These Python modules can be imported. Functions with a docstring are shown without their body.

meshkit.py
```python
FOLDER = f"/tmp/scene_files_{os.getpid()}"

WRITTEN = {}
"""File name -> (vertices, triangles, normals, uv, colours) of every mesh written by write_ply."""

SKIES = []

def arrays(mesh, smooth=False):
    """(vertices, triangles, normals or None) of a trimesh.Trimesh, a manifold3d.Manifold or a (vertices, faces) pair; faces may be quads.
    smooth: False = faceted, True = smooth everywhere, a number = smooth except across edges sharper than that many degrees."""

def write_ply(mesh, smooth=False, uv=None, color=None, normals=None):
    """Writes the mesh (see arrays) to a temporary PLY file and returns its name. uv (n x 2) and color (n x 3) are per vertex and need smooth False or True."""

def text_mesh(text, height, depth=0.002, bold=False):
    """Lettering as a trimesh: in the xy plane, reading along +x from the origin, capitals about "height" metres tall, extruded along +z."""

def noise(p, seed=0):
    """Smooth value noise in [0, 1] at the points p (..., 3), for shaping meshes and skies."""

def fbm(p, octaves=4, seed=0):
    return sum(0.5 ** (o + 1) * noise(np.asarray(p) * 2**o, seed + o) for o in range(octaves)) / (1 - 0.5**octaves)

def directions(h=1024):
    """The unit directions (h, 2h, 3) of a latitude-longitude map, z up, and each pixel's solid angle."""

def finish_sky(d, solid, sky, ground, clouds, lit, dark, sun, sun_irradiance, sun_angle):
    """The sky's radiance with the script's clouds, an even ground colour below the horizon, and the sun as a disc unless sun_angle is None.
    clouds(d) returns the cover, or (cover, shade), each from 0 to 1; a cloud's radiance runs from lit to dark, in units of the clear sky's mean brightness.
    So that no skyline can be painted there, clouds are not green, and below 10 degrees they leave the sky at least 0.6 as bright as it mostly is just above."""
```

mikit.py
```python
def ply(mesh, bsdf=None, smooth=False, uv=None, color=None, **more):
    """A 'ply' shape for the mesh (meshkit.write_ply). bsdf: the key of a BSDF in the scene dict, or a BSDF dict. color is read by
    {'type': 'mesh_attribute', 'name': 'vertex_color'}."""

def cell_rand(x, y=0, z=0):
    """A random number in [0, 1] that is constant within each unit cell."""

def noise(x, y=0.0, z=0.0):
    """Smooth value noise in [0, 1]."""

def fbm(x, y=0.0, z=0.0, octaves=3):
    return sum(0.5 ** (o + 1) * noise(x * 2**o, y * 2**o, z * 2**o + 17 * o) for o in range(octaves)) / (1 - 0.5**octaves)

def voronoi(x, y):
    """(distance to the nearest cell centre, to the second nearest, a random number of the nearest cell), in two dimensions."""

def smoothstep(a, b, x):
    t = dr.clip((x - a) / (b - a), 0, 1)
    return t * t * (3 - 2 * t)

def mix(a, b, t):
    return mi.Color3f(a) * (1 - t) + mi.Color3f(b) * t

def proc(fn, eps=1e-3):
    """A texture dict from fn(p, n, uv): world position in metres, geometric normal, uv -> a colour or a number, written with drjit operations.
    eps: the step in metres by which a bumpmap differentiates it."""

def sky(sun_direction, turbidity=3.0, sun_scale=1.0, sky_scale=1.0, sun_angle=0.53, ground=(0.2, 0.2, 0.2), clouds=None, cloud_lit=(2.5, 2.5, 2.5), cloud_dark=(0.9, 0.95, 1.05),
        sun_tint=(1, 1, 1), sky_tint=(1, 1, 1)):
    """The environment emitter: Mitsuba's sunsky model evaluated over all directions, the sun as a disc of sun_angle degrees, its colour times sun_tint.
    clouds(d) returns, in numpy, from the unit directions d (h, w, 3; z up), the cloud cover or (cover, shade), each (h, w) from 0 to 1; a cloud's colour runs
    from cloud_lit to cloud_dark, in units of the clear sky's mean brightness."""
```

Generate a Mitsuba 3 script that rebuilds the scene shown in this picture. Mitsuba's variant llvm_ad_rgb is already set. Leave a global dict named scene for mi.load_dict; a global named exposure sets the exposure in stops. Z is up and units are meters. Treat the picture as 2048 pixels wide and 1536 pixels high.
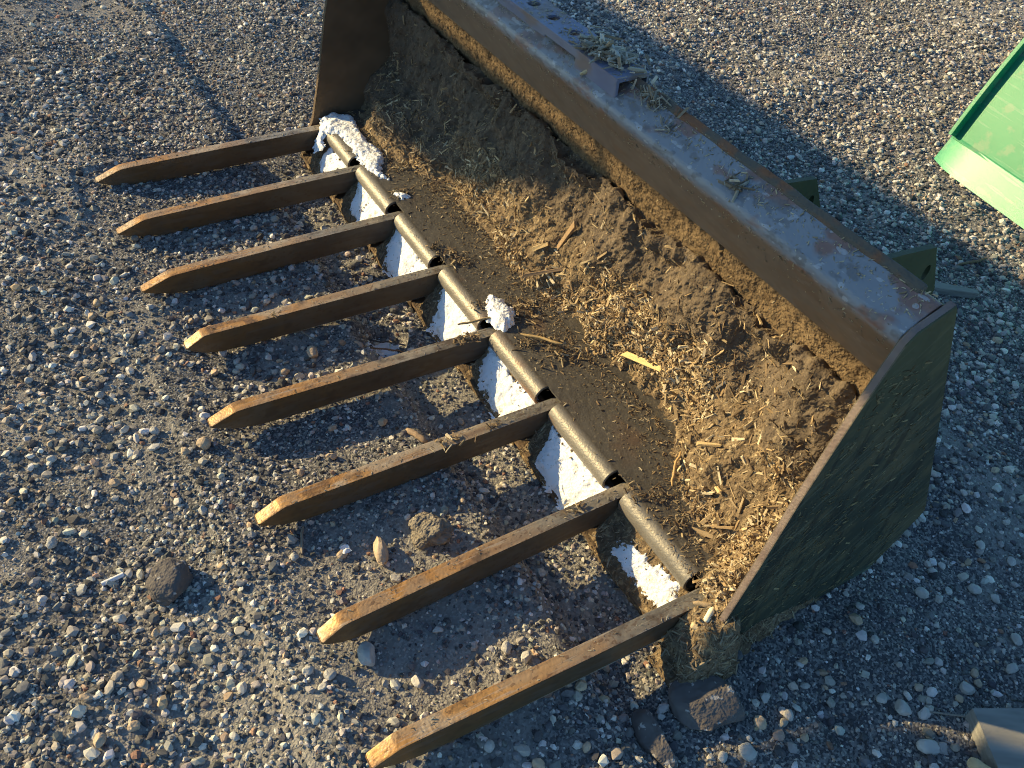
import math
import numpy as np
import trimesh
import mitsuba as mi
import mikit
import meshkit
import drjit as dr
from mikit import noise, fbm, voronoi, cell_rand, smoothstep, mix

T = mi.ScalarTransform4f
scene, labels = {}, {}
H = 0.11            # the yard lies 0.11 m under the plane of the fork tines' tops
# ------------------------------------------------------------------ camera, light, exposure
EYE = np.array([2.5323, -0.8533, 1.4196 + H])
FWD = np.array([-0.60413, 0.39825, -0.69024])
UP = np.array([-0.62558, 0.29954, 0.72037])
scene['camera'] = {'type': 'perspective', 'fov': 59.82, 'fov_axis': 'x', 'near_clip': 0.05, 'far_clip': 1000.0,
                   'to_world': T().look_at(origin=EYE.tolist(), target=(EYE + FWD).tolist(), up=UP.tolist())}
SUN_AZ, SUN_EL = 42.0, 21.5     # direction the shadows run (from +x towards +y), height of the sun
ca, sa, ce, se = [f(math.radians(a)) for a in (SUN_AZ, SUN_EL) for f in (math.cos, math.sin)]
SUN = np.array([-ca * ce, -sa * ce, se])
scene['sky'] = mikit.sky(SUN.tolist(), turbidity=3.0, sky_scale=.95, sky_tint=(.78, 1.0, 1.20), sun_tint=(1.05, 1.06, .88))
exposure = 2.6

# ------------------------------------------------------------------ helpers
def rng(k):
    return np.random.default_rng(k)

def fb(p, s, oct=4, seed=0):
    return meshkit.fbm(np.asarray(p, float) * s, oct, seed) - 0.5

def num(name):
    if name not in scene and name not in labels:
        return name
    k = 1
    while f'{name}_{k:03d}' in scene or f'{name}_{k:03d}' in labels:
        k += 1
    return f'{name}_{k:03d}'

def put(key, mesh, bsdf, smooth=False, color=None, lift=True):
    if isinstance(mesh, (tuple, list)):
        mesh = trimesh.Trimesh(np.asarray(mesh[0], float), np.asarray(mesh[1], int), process=False)
    if lift:
        mesh = mesh.copy(); mesh.apply_translation([0, 0, H])
    scene[key] = mikit.ply(mesh, bsdf, smooth=smooth, color=color)
    return key

def tag(key, label, cat=None, group=None, kind=None):
    d = {'label': label}
    if cat: d['category'] = cat
    if group: d['group'] = group
    if kind: d['kind'] = kind
    labels[key] = d

def part(parent, name, mesh, bsdf, **k):
    key = num(parent + '__' + name)
    return put(key, mesh, bsdf, **k)

def prism(poly, x0, x1, bev=0.0025, nseg=1, dx0=None):
    """Closed prism along x of a convex-ish (y, z) outline, its end edges bevelled."""
    p = np.asarray(poly, float)
    c = p.mean(0)
    d = np.linalg.norm(p - c, axis=1).mean()
    small = c + (p - c) * (1 - bev / max(d, 1e-6))
    xs = [x0, x0 + bev] + [x0 + bev + (x1 - x0 - 2 * bev) * (i + 1) / nseg for i in range(nseg)] + [x1]
    rings = [small] + [p] * (nseg + 1) + [small]
    n = len(p)
    v = np.vstack([np.c_[np.full(n, x), r] for x, r in zip(xs, rings)])
    f = []
    for a in range(len(xs) - 1):
        for i in range(n):
            j = (i + 1) % n
            f += [[a * n + i, a * n + j, (a + 1) * n + j], [a * n + i, (a + 1) * n + j, (a + 1) * n + i]]
    from shapely.geometry import Polygon
    tri_v, tri_f = trimesh.creation.triangulate_polygon(Polygon(small), engine='earcut')
    base = len(v)
    idx = np.array([np.argmin(np.linalg.norm(small - q, axis=1)) for q in tri_v])
    tri = idx[tri_f]
    f += [[a, c2, b] for a, b, c2 in tri] + [[(len(xs) - 1) * n + a, (len(xs) - 1) * n + b, (len(xs) - 1) * n + c2] for a, b, c2 in tri]
    m = trimesh.Trimesh(v, f, process=False)
    trimesh.repair.fix_normals(m)
    return m

def rounded(poly, r, k=5):
    from shapely.geometry import Polygon
    g = Polygon(poly).buffer(-r).buffer(r, quad_segs=k)
    return np.array(g.exterior.coords)[:-1]

def grid(X, Y, Z):
    n, m = X.shape
    v = np.stack([X, Y, Z], -1).reshape(-1, 3)
    i = np.arange(n * m).reshape(n, m)
    a, b, c, d = i[:-1, :-1].ravel(), i[1:, :-1].ravel(), i[1:, 1:].ravel(), i[:-1, 1:].ravel()
    return trimesh.Trimesh(v, np.vstack([np.c_[a, b, c], np.c_[a, c, d]]), process=False)

def rot_random(R, n):
    q = R.normal(size=(n, 4)); q /= np.linalg.norm(q, axis=1, keepdims=True)
    w, x, y, z = q.T
    return np.stack([np.stack([1 - 2 * (y * y + z * z), 2 * (x * y - z * w), 2 * (x * z + y * w)], -1),
                     np.stack([2 * (x * y + z * w), 1 - 2 * (x * x + z * z), 2 * (y * z - x * w)], -1),
                     np.stack([2 * (x * z - y * w), 2 * (y * z + x * w), 1 - 2 * (x * x + y * y)], -1)], -2)

def hull_stone(R, npts, round_=0.75):
    p = R.normal(size=(npts, 3)); p /= np.linalg.norm(p, axis=1, keepdims=True)
    for _ in range(6):                                   # spread the points
        d = p[:, None] - p[None]; r2 = (d ** 2).sum(-1) + np.eye(npts)
        p = p + 0.12 * (d / r2[..., None] ** 1.5).sum(1) / npts * 3; p /= np.linalg.norm(p, axis=1, keepdims=True)
    p = p * R.uniform(round_, 1.12, (npts, 1))
    h = trimesh.convex.convex_hull(p)
    return np.array(h.vertices), np.array(h.faces)

def batch(templates, choice, M, P):
    """One mesh of many transformed copies: matrices M (n,3,3), places P (n,3). Returns vertices, faces, owner of each vertex."""
    V, F, O, at = [], [], [], 0
    for k, (tv, tf) in enumerate(templates):
        sel = np.nonzero(choice == k)[0]
        if not len(sel): continue
        v = np.einsum('kij,nj->kni', M[sel], tv) + P[sel][:, None]
        V.append(v.reshape(-1, 3))
        F.append((tf[None] + (np.arange(len(sel)) * len(tv))[:, None, None] + at).reshape(-1, 3))
        O.append(np.repeat(sel, len(tv))); at += len(sel) * len(tv)
    return np.vstack(V), np.vstack(F), np.concatenate(O)

def splinter(R, taper=True):
    """A flat sliver of unit length along x, unit width in y, unit thickness in z."""
    v = np.array([[x, y, z] for x in (-.5, .5) for y in (-.5, .5) for z in (-.5, .5)], float)
    v[:, 0] += R.uniform(-.14, .14, 8)
    e = R.uniform(.35, 1.0, 2)
    v[:4, 1] *= e[0]; v[4:, 1] *= e[1]
    v[:, 1] += R.uniform(-.1, .1, 8); v[:, 2] += R.uniform(-.15, .15, 8)
    f = np.array([[0, 1, 3], [0, 3, 2], [4, 6, 7], [4, 7, 5], [0, 4, 5], [0, 5, 1], [2, 3, 7], [2, 7, 6], [0, 2, 6], [0, 6, 4], [1, 5, 7], [1, 7, 3]])
    return v, f

def bent_stalk(R, n=5, sides=4):
    """A bent stem of unit length along x with unit radius."""
    t = np.linspace(-.5, .5, n)
    off = np.cumsum(R.normal(0, .035, (n, 2)), 0); off -= off.mean(0)
    rings = []
    for i in range(n):
        a = np.arange(sides) * 2 * np.pi / sides
        r = 1.0 if 0 < i < n - 1 else .6
        rings.append(np.c_[np.full(sides, t[i]), off[i, 0] + 0 * a, off[i, 1] + 0 * a, r * np.cos(a), r * np.sin(a)])
    return np.vstack(rings), n, sides

def stalk_mesh(R, length, rad, n=6, sides=5, bend=.04):
    t = np.linspace(-.5, .5, n) * length
    off = np.cumsum(R.normal(0, bend * length, (n, 2)), 0); off -= off.mean(0)
    v = []
    for i in range(n):
        a = np.arange(sides) * 2 * np.pi / sides
        r = rad * (1.0 if 0 < i < n - 1 else .6)
        v.append(np.c_[np.full(sides, t[i]), off[i, 0] + r * np.cos(a), off[i, 1] * .3 + r * np.sin(a)])
    v = np.vstack(v); f = []
    for i in range(n - 1):
        for j in range(sides):
            k = (j + 1) % sides
            f += [[i * sides + j, i * sides + k, (i + 1) * sides + k], [i * sides + j, (i + 1) * sides + k, (i + 1) * sides + j]]
    for k in range(1, sides - 1):
        f += [[0, k + 1, k], [(n - 1) * sides, (n - 1) * sides + k, (n - 1) * sides + k + 1]]
    return v, np.array(f)

def frames(Nrm, ang):
    """Matrices whose x runs along the surface at angle ang, z along the normal."""
    Nrm = Nrm / np.linalg.norm(Nrm, axis=1, keepdims=True)
    ref = np.where(np.abs(Nrm[:, :1]) < .9, [[1., 0, 0]], [[0., 1, 0]])
    u = ref - (ref * Nrm).sum(1, keepdims=True) * Nrm; u /= np.linalg.norm(u, axis=1, keepdims=True)
    w = np.cross(Nrm, u)
    x = u * np.cos(ang)[:, None] + w * np.sin(ang)[:, None]
    y = np.cross(Nrm, x)
    return np.stack([x, y, Nrm], -1)

def sample(mesh, n, R, weight=None):
    a = mesh.area_faces * (1 if weight is None else weight(mesh.triangles_center, mesh.face_normals))
    f = R.choice(len(a), n, p=a / a.sum())
    r1, r2 = np.sqrt(R.random(n)), R.random(n)
    t = mesh.triangles[f]
    return t[:, 0] * (1 - r1)[:, None] + t[:, 1] * (r1 * (1 - r2))[:, None] + t[:, 2] * (r1 * r2)[:, None], mesh.face_normals[f]

def chips(P, N, R, lmin, lmax, tilt=.35, palette=None, wr=(.12, .4), tr=(.05, .16), ang=None, lift=.3):
    """Slivers lying on the points P with normals N. Returns vertices, faces, colours."""
    n = len(P)
    L = lmin * (lmax / lmin) ** (R.random(n) ** 1.6)
    W, D = L * R.uniform(*wr, n), L * R.uniform(*tr, n)
    W = np.clip(W, .0012, .014); D = np.clip(D, .0008, .006)
    Nn = N + R.normal(0, tilt, N.shape)
    M = frames(Nn, R.uniform(0, 2 * np.pi, n) if ang is None else ang + R.normal(0, .35, n)) * np.stack([L, W, D], -1)[:, None, :]
    tm = [splinter(R) for _ in range(10)]
    v, f, o = batch(tm, R.integers(0, 10, n), M, P + N * (D * lift)[:, None])
    col = palette[R.integers(0, len(palette), n)] * R.uniform(.7, 1.3, (n, 1))
    return v, f, np.clip(col, 0, .9)[o]

TAN = np.array([[.40, .30, .17], [.47, .37, .22], [.29, .21, .12], [.20, .14, .08], [.13, .09, .055], [.33, .23, .12], [.52, .44, .30], [.22, .15, .085]])
GREYSTRAW = np.array([[.42, .38, .28], [.50, .46, .36], [.32, .27, .19], [.22, .17, .11], [.36, .33, .27]])
FLECK = np.array([[.40, .33, .20], [.30, .24, .15], [.22, .17, .10], [.46, .40, .27]])

# ------------------------------------------------------------------ materials
def vc(rough=.9, spec=.3):
    return {'type': 'twosided', 'bsdf': {'type': 'principled', 'base_color': {'type': 'mesh_attribute', 'name': 'vertex_color'}, 'roughness': rough, 'specular': spec}}

scene['m_stone'] = vc(.8, .35)
scene['m_chip'] = vc(.75, .3)

def C(v):
    return mi.Color3f(*v)

def bumped(b, fn, scale, eps=1e-3):
    return {'type': 'bumpmap', 'arbitrary': mikit.proc(fn, eps), 'scale': scale, 'bsdf': b}

def ground_col(p, n, uv):
    d, e, r = voronoi(p.x * 260, p.y * 260)
    big = fbm(p.x * 2.3, p.y * 2.3, 0, 4)
    fine = fbm(p.x * 40, p.y * 40, 3, 3)
    dust = smoothstep(.47, .66, big + .25 * (fine - .5))
    c = mix(C((.075, .077, .082)), C((.27, .262, .245)), smoothstep(.2, .95, r))
    c = dr.select(r > .93, mix(c, C((.42, .40, .36)), .7), c)
    return mix(c, C((.31, .295, .265)), dust * .6)

def ground_bump(p, n, uv):
    d, e, r = voronoi(p.x * 260, p.y * 260)
    d2, e2, r2 = voronoi(p.x * 120 + 7, p.y * 120)
    return .5 * dr.sqrt(dr.maximum(0, 1 - d * d)) * r + .8 * dr.sqrt(dr.maximum(0, 1 - d2 * d2)) * r2

scene['m_ground'] = {'type': 'twosided', 'bsdf': bumped({'type': 'principled', 'base_color': mikit.proc(ground_col), 'roughness': .95, 'specular': .2}, ground_bump, .0035, 6e-4)}

def rust_col(p, n, uv):
    # rust towards the points, worn grey steel towards the bucket
    y = p.y + .10 * (noise(p.x * 9, p.y * 5, p.z * 9) - .5)
    streak = fbm(p.x * 90, p.y * 6, p.z * 90, 3)
    spot = fbm(p.x * 26 + 5, p.y * 22, p.z * 26 + 3, 4)
    pit = fbm(p.x * 140, p.y * 110, p.z * 140, 3)
    a = smoothstep(-.08, -.46, y + .45 * (spot - .5))
    rust = mix(C((.31, .145, .042)), C((.54, .30, .095)), streak)
    steel = mix(C((.12, .113, .10)), C((.30, .275, .23)), streak)
    c = mix(steel, rust, a * (.55 + .45 * smoothstep(.35, .6, spot)))
    c = mix(c, C((.42, .35, .25)), smoothstep(.50, .64, fbm(p.x * 14, p.y * 9, p.z * 14 + 9, 4)) * .7)
    c = mix(c, C((.06, .035, .02)), smoothstep(.60, .74, spot) * .6)
    c = mix(c, C((.10, .05, .025)), smoothstep(.58, .70, pit) * .55)
    c = mix(c, C((.45, .42, .37)), smoothstep(.62, .70, fbm(p.x * 420, p.y * 14, p.z * 60, 2)) * .35)
    flank_shade = smoothstep(.75, .45, dr.abs(n.z))          # shade of the flanks, painted into the rust colour by normal
    return mix(c, mix(C((.045, .030, .018)), C((.115, .066, .030)), .5 * spot + .5 * pit + .3 * (a - .5)), flank_shade * .85)

def fine_bump(p, n, uv):
    return fbm(p.x * 300, p.y * 300, p.z * 300, 2) + 1.5 * fbm(p.x * 70, p.y * 70, p.z * 70, 3)

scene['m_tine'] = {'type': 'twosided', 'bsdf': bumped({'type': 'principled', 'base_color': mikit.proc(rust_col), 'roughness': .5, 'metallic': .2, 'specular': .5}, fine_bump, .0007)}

def steel_col(p, n, uv):
    a = fbm(p.x * 14, p.y * 14, p.z * 14, 4)
    s = fbm(p.x * 160, p.y * 160, p.z * 50, 2)
    c = mix(C((.062, .058, .052)), C((.115, .105, .09)), a)
    c = mix(c, C((.15, .085, .05)), smoothstep(.60, .76, fbm(p.x * 7 + 4, p.y * 9, p.z * 7, 4)) * .5)
    return mix(c, C((.17, .145, .105)), smoothstep(.58, .76, s) * .7)

scene['m_floor'] = {'type': 'twosided', 'bsdf': bumped({'type': 'principled', 'base_color': mikit.proc(steel_col), 'roughness': .55, 'metallic': .25, 'specular': .5}, fine_bump, .0010)}

def lip_col(p, n, uv):
    a = fbm(p.x * 10, p.y * 20, p.z * 20, 4)
    c = mix(C((.13, .12, .105)), C((.25, .23, .195)), a)
    c = mix(c, C((.23, .115, .06)), smoothstep(.48, .66, fbm(p.x * 6 + 2, p.y * 16, p.z * 16, 4)) * .8 * smoothstep(.9, 1.5, p.x + .25 * noise(p.x * 7)))
    return mix(c, steel_col(p, n, uv), smoothstep(.004, .03, p.y + .016 * (a - .5)))

scene['m_lip'] = {'type': 'twosided', 'bsdf': bumped({'type': 'principled', 'base_color': mikit.proc(lip_col), 'roughness': .48, 'metallic': .25, 'specular': .5}, fine_bump, .0006)}

def beam_col(p, n, uv):
    a = fbm(p.x * 5, p.y * 12, p.z * 12, 4)
    b = fbm(p.x * 16 + 3, p.y * 24, p.z * 24, 4)
    chip = fbm(p.x * 45, p.y * 60, p.z * 60, 3)
    c = mix(C((.18, .20, .235)), C((.28, .285, .29)), a)
    c = mix(c, C((.23, .10, .055)), smoothstep(.50, .64, b) * smoothstep(.7, 1.5, p.x + .5 * a) * .75)
    c = mix(c, C((.13, .12, .115)), smoothstep(.54, .66, chip) * .6)
    c = mix(c, C((.44, .45, .46)), smoothstep(.70, .76, fbm(p.x * 60, p.y * 90 + 7, p.z * 90, 2)) * .6)
    low = smoothstep(.632 + H, .612 + H, p.z + .012 * (a - .5))            # dust caked on the undercut face below the fold
    return mix(c, mix(C((.115, .082, .055)), C((.21, .155, .105)), fbm(p.x * 30, p.y * 30, p.z * 30, 4)), low * .88)

scene['m_beam'] = {'type': 'twosided', 'bsdf': bumped({'type': 'principled', 'base_color': mikit.proc(beam_col), 'roughness': .46, 'metallic': .1, 'specular': .5}, fine_bump, .0008)}

def rim_col(p, n, uv):
    b = fbm(p.x * 22 + 3, p.y * 24, p.z * 24, 4)
    return mix(C((.10, .088, .068)), C((.19, .085, .04)), smoothstep(.46, .70, b) * smoothstep(.5, 1.3, p.x))

scene['m_rim'] = {'type': 'twosided', 'bsdf': bumped({'type': 'principled', 'base_color': mikit.proc(rim_col), 'roughness': .7, 'specular': .4}, fine_bump, .002)}

def channel_col(p, n, uv):
    a = fbm(p.x * 9, p.y * 14, p.z * 14, 4)
    c = mix(C((.14, .16, .26)), C((.24, .25, .29)), a)
    return mix(c, C((.22, .16, .12)), smoothstep(.50, .70, fbm(p.x * 13, p.y * 20, p.z * 20 + 5, 4)) * .8)

scene['m_channel'] = {'type': 'twosided', 'bsdf': bumped({'type': 'principled', 'base_color': mikit.proc(channel_col), 'roughness': .5, 'metallic': .1, 'specular': .5}, fine_bump, .0008)}

def plate_col(p, n, uv):
    a = fbm(p.y * 7, p.z * 7, p.x * 7, 4)
    u, w = p.y * .75 + p.z * .66, -p.y * .66 + p.z * .75     # scrapes run along the slope of the plate
    scr = fbm(u * 14, w * 240, 3, 3)
    run = fbm(p.y * 70, p.z * 6, 2, 3)
    mud = fbm(u * 26, w * 60, 5, 4)
    c = mix(C((.018, .026, .020)), C((.050, .060, .038)), a)
    c = mix(c, C((.095, .085, .045)), smoothstep(.50, .72, .55 * mud + .5 * a) * .8)
    c = mix(c, C((.012, .014, .012)), smoothstep(.56, .68, run) * .5)
    c = mix(c, C((.12, .13, .09)), smoothstep(.62, .70, scr) * .45)
    c = mix(c, C((.085, .095, .045)), smoothstep(.50, .75, p.z) * .6)
    wear = smoothstep(.060, .0, p.z + .05 * (a - .5)) * smoothstep(.30, .42, p.y)
    c = mix(c, C((.17, .25, .19)), wear * .5)
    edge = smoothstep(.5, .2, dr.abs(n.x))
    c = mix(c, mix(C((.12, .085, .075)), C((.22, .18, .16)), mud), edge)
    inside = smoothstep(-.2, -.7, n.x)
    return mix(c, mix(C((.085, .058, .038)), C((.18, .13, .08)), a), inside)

scene['m_plate'] = {'type': 'twosided', 'bsdf': bumped({'type': 'principled', 'base_color': mikit.proc(plate_col), 'roughness': .6, 'specular': .4}, fine_bump, .0012)}

def oldplate_col(p, n, uv):
    a = fbm(p.x * 11, p.y * 11, p.z * 11, 4)
    return mix(C((.06, .045, .03)), C((.17, .115, .07)), a)

scene['m_oldplate'] = {'type': 'twosided', 'bsdf': bumped({'type': 'principled', 'base_color': mikit.proc(oldplate_col), 'roughness': .8, 'specular': .3}, fine_bump, .002)}

def bracket_col(p, n, uv):
    a = fbm(p.x * 20, p.y * 20, p.z * 20, 4)
    return mix(C((.030, .050, .028)), C((.075, .085, .04)), a)

scene['m_bracket'] = {'type': 'twosided', 'bsdf': {'type': 'principled', 'base_color': mikit.proc(bracket_col), 'roughness': .6, 'specular': .4}}

def muck_col(p, n, uv):
    a = fbm(p.x * 16, p.y * 16, p.z * 16, 4)
    s = fbm(p.x * 190, p.y * 120, p.z * 60, 3)
    c = mix(C((.10, .074, .048)), C((.22, .162, .10)), a)
    c = mix(c, C((.34, .26, .15)), smoothstep(.56, .72, s) * .7)
    clay_and_shade = dr.maximum(smoothstep(.27, .34, p.z + .10 * (a - .5)), smoothstep(.62, .42, p.x + .25 * (a - .5))) * smoothstep(.14, .17, p.z)  # clay on the rear slope; shade over the far end painted in with it
    c = mix(c, mix(C((.070, .057, .046)), C((.15, .118, .088)), a), clay_and_shade * .85)
    return mix(c, C((.06, .042, .03)), smoothstep(.44, .30, s) * .5)

def muck_bump(p, n, uv):
    return 2 * fbm(p.x * 90, p.y * 70, p.z * 50, 3) + fbm(p.x * 320, p.y * 260, p.z * 200, 2)

scene['m_muck'] = {'type': 'twosided', 'bsdf': bumped({'type': 'principled', 'base_color': mikit.proc(muck_col), 'roughness': .95, 'specular': .15}, muck_bump, .0035)}

def wall_col(p, n, uv):
    a = fbm(p.x * 10, p.y * 14, p.z * 14, 4)
    s = fbm(p.x * 130 + p.z * 40, p.y * 60, p.z * 45, 3)
    c = mix(C((.10, .070, .042)), C((.20, .142, .082)), a)
    return mix(c, C((.075, .05, .03)), smoothstep(.46, .32, s) * .6)

scene['m_walldirt'] = {'type': 'twosided', 'bsdf': bumped({'type': 'principled', 'base_color': mikit.proc(wall_col), 'roughness': .95, 'specular': .15}, muck_bump, .005)}

def snow_col(p, n, uv):
    d = fbm(p.x * 70, p.y * 70, p.z * 70, 4)
    speck = fbm(p.x * 320, p.y * 320, p.z * 320, 2)
    c = mix(C((.80, .83, .87)), C((.58, .55, .49)), smoothstep(.58, .76, d) * .8)
    return mix(c, C((.22, .17, .12)), smoothstep(.76, .84, speck) * .8)

def snow_bump(p, n, uv):
    return fbm(p.x * 240, p.y * 240, p.z * 240, 3) + 2 * fbm(p.x * 60, p.y * 60, p.z * 60, 2)

scene['m_snow'] = {'type': 'twosided', 'bsdf': bumped({'type': 'principled', 'base_color': mikit.proc(snow_col), 'roughness': .7, 'specular': .3}, snow_bump, .0030)}

def green_col(p, n, uv):
    a = fbm(p.x * 6, p.y * 6, p.z * 6, 4)
    c = mix(C((.012, .20, .095)), C((.020, .28, .13)), a)
    sc = fbm(p.x * 9 + p.z * 22, p.z * 150, p.y * 20, 3)
    c = mix(c, C((.12, .30, .20)), smoothstep(.60, .70, sc) * .35)
    return mix(c, C((.20, .24, .18)), smoothstep(.55, .75, fbm(p.x * 22, p.y * 22, p.z * 22, 4)) * .35)

scene['m_green'] = {'type': 'twosided', 'bsdf': {'type': 'principled', 'base_color': mikit.proc(green_col), 'roughness': .5, 'specular': .4}}
scene['m_greenedge'] = {'type': 'twosided', 'bsdf': {'type': 'principled', 'base_color': mikit.proc(green_col), 'roughness': .42, 'metallic': .1, 'specular': .55}}

def wood_col(p, n, uv):
    g = fbm(p.x * 60 - p.y * 40, p.x * 8 + p.y * 12, p.z * 160, 4)
    return mix(C((.16, .16, .15)), C((.33, .32, .29)), g)

scene['m_oldwood'] = {'type': 'twosided', 'bsdf': bumped({'type': 'principled', 'base_color': mikit.proc(wood_col), 'roughness': .85, 'specular': .25}, lambda p, n, uv: fbm(p.x * 60 - p.y * 40, p.x * 8 + p.y * 12, p.z * 160, 3), .003)}
scene['m_rock'] = {'type': 'twosided', 'bsdf': bumped({'type': 'principled', 'base_color': mikit.proc(lambda p, n, uv: mix(mix(C((.075, .068, .066)), C((.17, .155, .145)), fbm(p.x * 40, p.y * 40, p.z * 40, 4)), C((.40, .38, .35)), smoothstep(.66, .74, fbm(p.x * 95, p.y * 95, p.z * 95, 3)))), 'roughness': .9, 'specular': .2}, muck_bump, .003)}
scene['m_clod'] = {'type': 'twosided', 'bsdf': bumped({'type': 'principled', 'base_color': mikit.proc(lambda p, n, uv: mix(C((.12, .105, .085)), C((.34, .30, .24)), fbm(p.x * 90, p.y * 90, p.z * 90, 4))), 'roughness': .95, 'specular': .1}, muck_bump, .006)}
scene['m_pale'] = {'type': 'twosided', 'bsdf': bumped({'type': 'principled', 'base_color': mikit.proc(lambda p, n, uv: mix(C((.34, .33, .30)), C((.56, .54, .49)), fbm(p.x * 45, p.y * 45, p.z * 45, 4))), 'roughness': .85, 'specular': .3}, fine_bump, .0015)}
scene['m_tanstone'] = {'type': 'twosided', 'bsdf': bumped({'type': 'principled', 'base_color': mikit.proc(lambda p, n, uv: mix(C((.36, .27, .18)), C((.55, .44, .32)), fbm(p.x * 45, p.y * 45, p.z * 45, 4))), 'roughness': .85, 'specular': .3}, fine_bump, .0015)}
scene['m_paper'] = {'type': 'twosided', 'bsdf': {'type': 'principled', 'base_color': {'type': 'rgb', 'value': [.72, .73, .76]}, 'roughness': .8, 'specular': .3}}

# ------------------------------------------------------------------ the ground (structure)
PIN = [(-.06, -.06), (2.02, -.06), (2.02, .45), (-.06, .45)]

def sstep(a, b, x):
    t = np.clip((x - a) / (b - a), 0, 1); return t * t * (3 - 2 * t)

def ground_z(x, y, fine=True):
    """Height of the yard, in the tine frame."""
    x, y = np.asarray(x, float), np.asarray(y, float)
    p = np.stack([x, y, 0 * x], -1)
    z = -.098 + 0 * x
    z = z + .030 * sstep(-.20, -.27, y) * sstep(2.32, 2.16, x) + .014 * sstep(-.55, -.72, y) * sstep(2.3, 1.9, x)
    z = z - .026 * sstep(-.25, -.19, y) * sstep(.02, -.04, y) * sstep(-.1, .05, x) * sstep(2.08, 1.95, x)
    free = 1 - sstep(.12, .0, np.maximum(np.abs(x - .98) - 1.05, np.abs(y - .2) - .27))
    rut = np.stack([x * .9 + y * .5, (y - .3 * x) * 2.4, 0 * x], -1)
    z = z + free * (.060 * fb(p, 1.1, 3, 5) + .050 * fb(rut, 1.5, 3, 15) + .034 * fb(p, 4.5, 3, 9)) * np.where((y < .1) & (y > -.75) & (x > -.1), .45, 1.0)
    hd = np.hypot((x - .91) / .055, (y + .195) / .065)       # a hoof print between two tines
    z = z - .020 * np.exp(-hd ** 4) + .013 * np.exp(-((hd - 1.35) / .35) ** 2)
    far = np.hypot(x - 1, y - .5)
    z = z * np.clip(1 - (far - 4) / 4, 0, 1) - .098 * np.clip((far - 4) / 4, 0, 1)
    if fine:
        z = z + .007 * fb(p, 18, 3, 21)
    return z

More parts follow.
